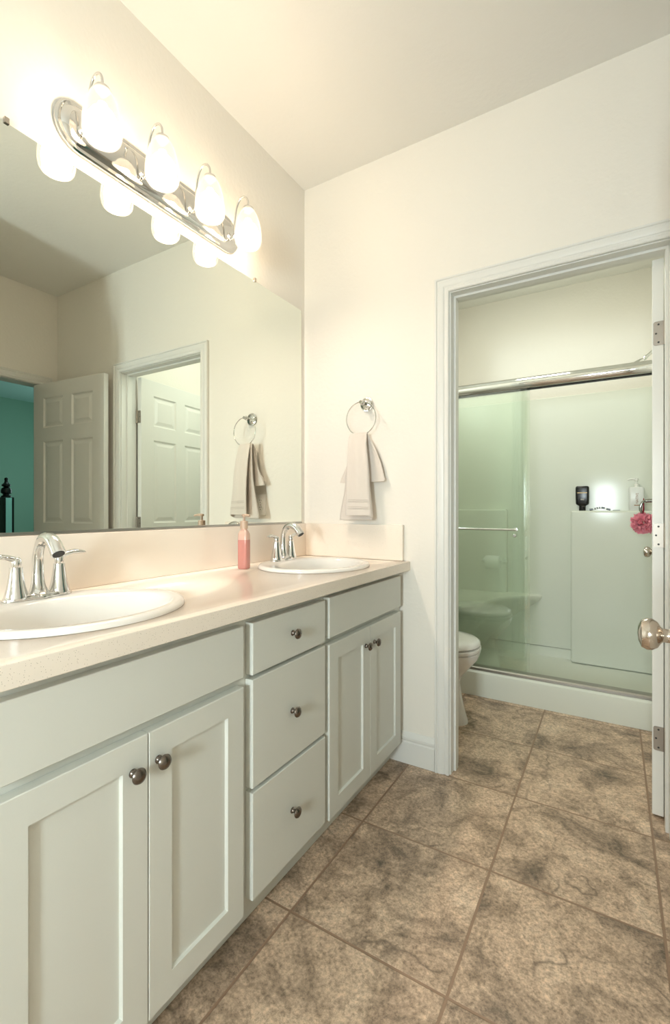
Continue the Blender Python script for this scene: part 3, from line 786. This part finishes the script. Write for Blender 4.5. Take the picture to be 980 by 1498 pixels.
# ------------------------------------------------------------ toilet
TY = 2.49; TXB = XT0+.015
t = thing('toilet', 'white elongated toilet with closed lid behind the door casing', 'toilet', (0, TY, 0))
def egg(xb, xf, hw, z, n=48, sq=1.0):
    xm = xb+(xf-xb)*.42; out = []
    for k in range(n):
        a = 2*PI*k/n; cxx = math.cos(a); sxx = math.sin(a)
        rx = (xf-xm) if cxx > 0 else (xm-xb)
        p = .9 if cxx > 0 else .72
        out.append((xm+rx*math.copysign(abs(cxx)**p, cxx), hw*math.copysign(abs(sxx)**.85, sxx), z))
    return out
bw = MB()
bw.loft([egg(-1.16, -.667, .100, 0), egg(-1.16, -.669, .102, .014), egg(-1.15, -.684, .092, .06), egg(-1.14, -.704, .088, .15), egg(-1.13, -.712, .094, .215), egg(-1.12, -.694, .118, .255), egg(-1.11, -.655, .150, .30), egg(-1.10, -.618, .172, .345), egg(-1.095, -.607, .180, .375), egg(-1.095, -.606, .181, .383), egg(-1.09, -.612, .176, .387)])
bw.build('bowl', PORC, t, angle=60)
MB().loft([egg(-1.03, -.606, .178, .3905), egg(-1.03, -.602, .182, .395), egg(-1.03, -.603, .181, .408), egg(-1.03, -.610, .175, .411)]).build('seat', PORC, t, angle=50)
MB().loft([egg(-1.035, -.612, .176, .4165), egg(-1.04, -.606, .181, .421), egg(-1.04, -.608, .179, .436), egg(-1.035, -.625, .168, .447), egg(-1.02, -.68, .13, .452)]).build('lid', PORC, t, angle=50)
MB().box(-1.075, -1.035, -.085, .085, .388, .44, .008).build('hinge_block', PORC, t)
MB().box(TXB, -1.075, -.215, .215, .385, .735, .022).build('tank', PORC, t, angle=40)
MB().box(TXB-.004, -1.065, -.225, .225, .737, .775, .012).build('tank_lid', PORC, t, angle=40)
MB().box(-1.075, -1.055, -.185, -.165, .66, .69, .004).tube([(-1.06, -.175, .675), (-1.055, -.11, .668)], .005, 10).build('flush_lever', CHROME, t)
MB().lathe([(0, 0), (.012, 0), (.010, .012), (0, .016)], Matrix.Translation((-.80, -.108, .001)), 16).build('bolt_cap', PORC, t)

# toilet roll on the near wall of the toilet room (seen reflected in the shower glass)
t = thing('toilet_roll_holder', 'chrome toilet paper holder on the toilet room wall, seen reflected in the shower glass', 'toilet roll holder', (-.80, YT, .745))
hh = MB()
for s in (-1, 1):
    hh.lathe([(0, 0), (.020, 0), (.018, .006), (.008, .010), (.007, .055), (.009, .065), (0, .068)], Matrix.Translation((.078*s, 0, 0)) @ Matrix.Rotation(-PI/2, 4, 'X'), 20)
hh.tube([(-.078, .060, 0), (.078, .060, 0)], .006, 12); hh.build('bracket', CHROME, t)
rl = MB().lathe([(.020, -.052), (.052, -.052), (.054, -.049), (.054, .049), (.052, .052), (.020, .052), (.020, -.052)], Matrix.Translation((-.80, YT+.072, .732)) @ Matrix.Rotation(PI/2, 4, 'Y'), 32, closed=True).build('toilet_roll', PAPER, angle=40)
tag(rl, 'white toilet paper roll on the chrome holder, seen reflected in the shower glass', 'toilet roll')

# ------------------------------------------------------------ bedpost seen in the mirror through the bedroom doorway
t = thing('bedpost', 'black turned bedpost with a pale inlaid panel, seen in the mirror through the bedroom doorway', 'bedpost', (2.6, 2.335, 0), (0, 0, 0))
BK = mat('black_lacquer', (.004, .004, .004), .3)
MB().box(-.052, .052, -.050, .050, 0, 1.268, .004).build('post', BK, t)
MB().lathe([(0, 1.268), (.046, 1.268), (.046, 1.280), (.030, 1.290), (.030, 1.300), (.046, 1.312), (.048, 1.335), (.040, 1.360), (.022, 1.372), (.040, 1.384), (.040, 1.395), (.020, 1.415), (.014, 1.438), (.018, 1.450), (.014, 1.465), (0, 1.472)], None, 28).build('finial', BK, t)
ins = bump(mat('mottled_pale_inlay', (.45, .85, .82), .3), 40, .3)
MB().box(-.0545, -.0515, -.028, .028, .55, 1.262, .001).build('inlay_panel', ins, t)
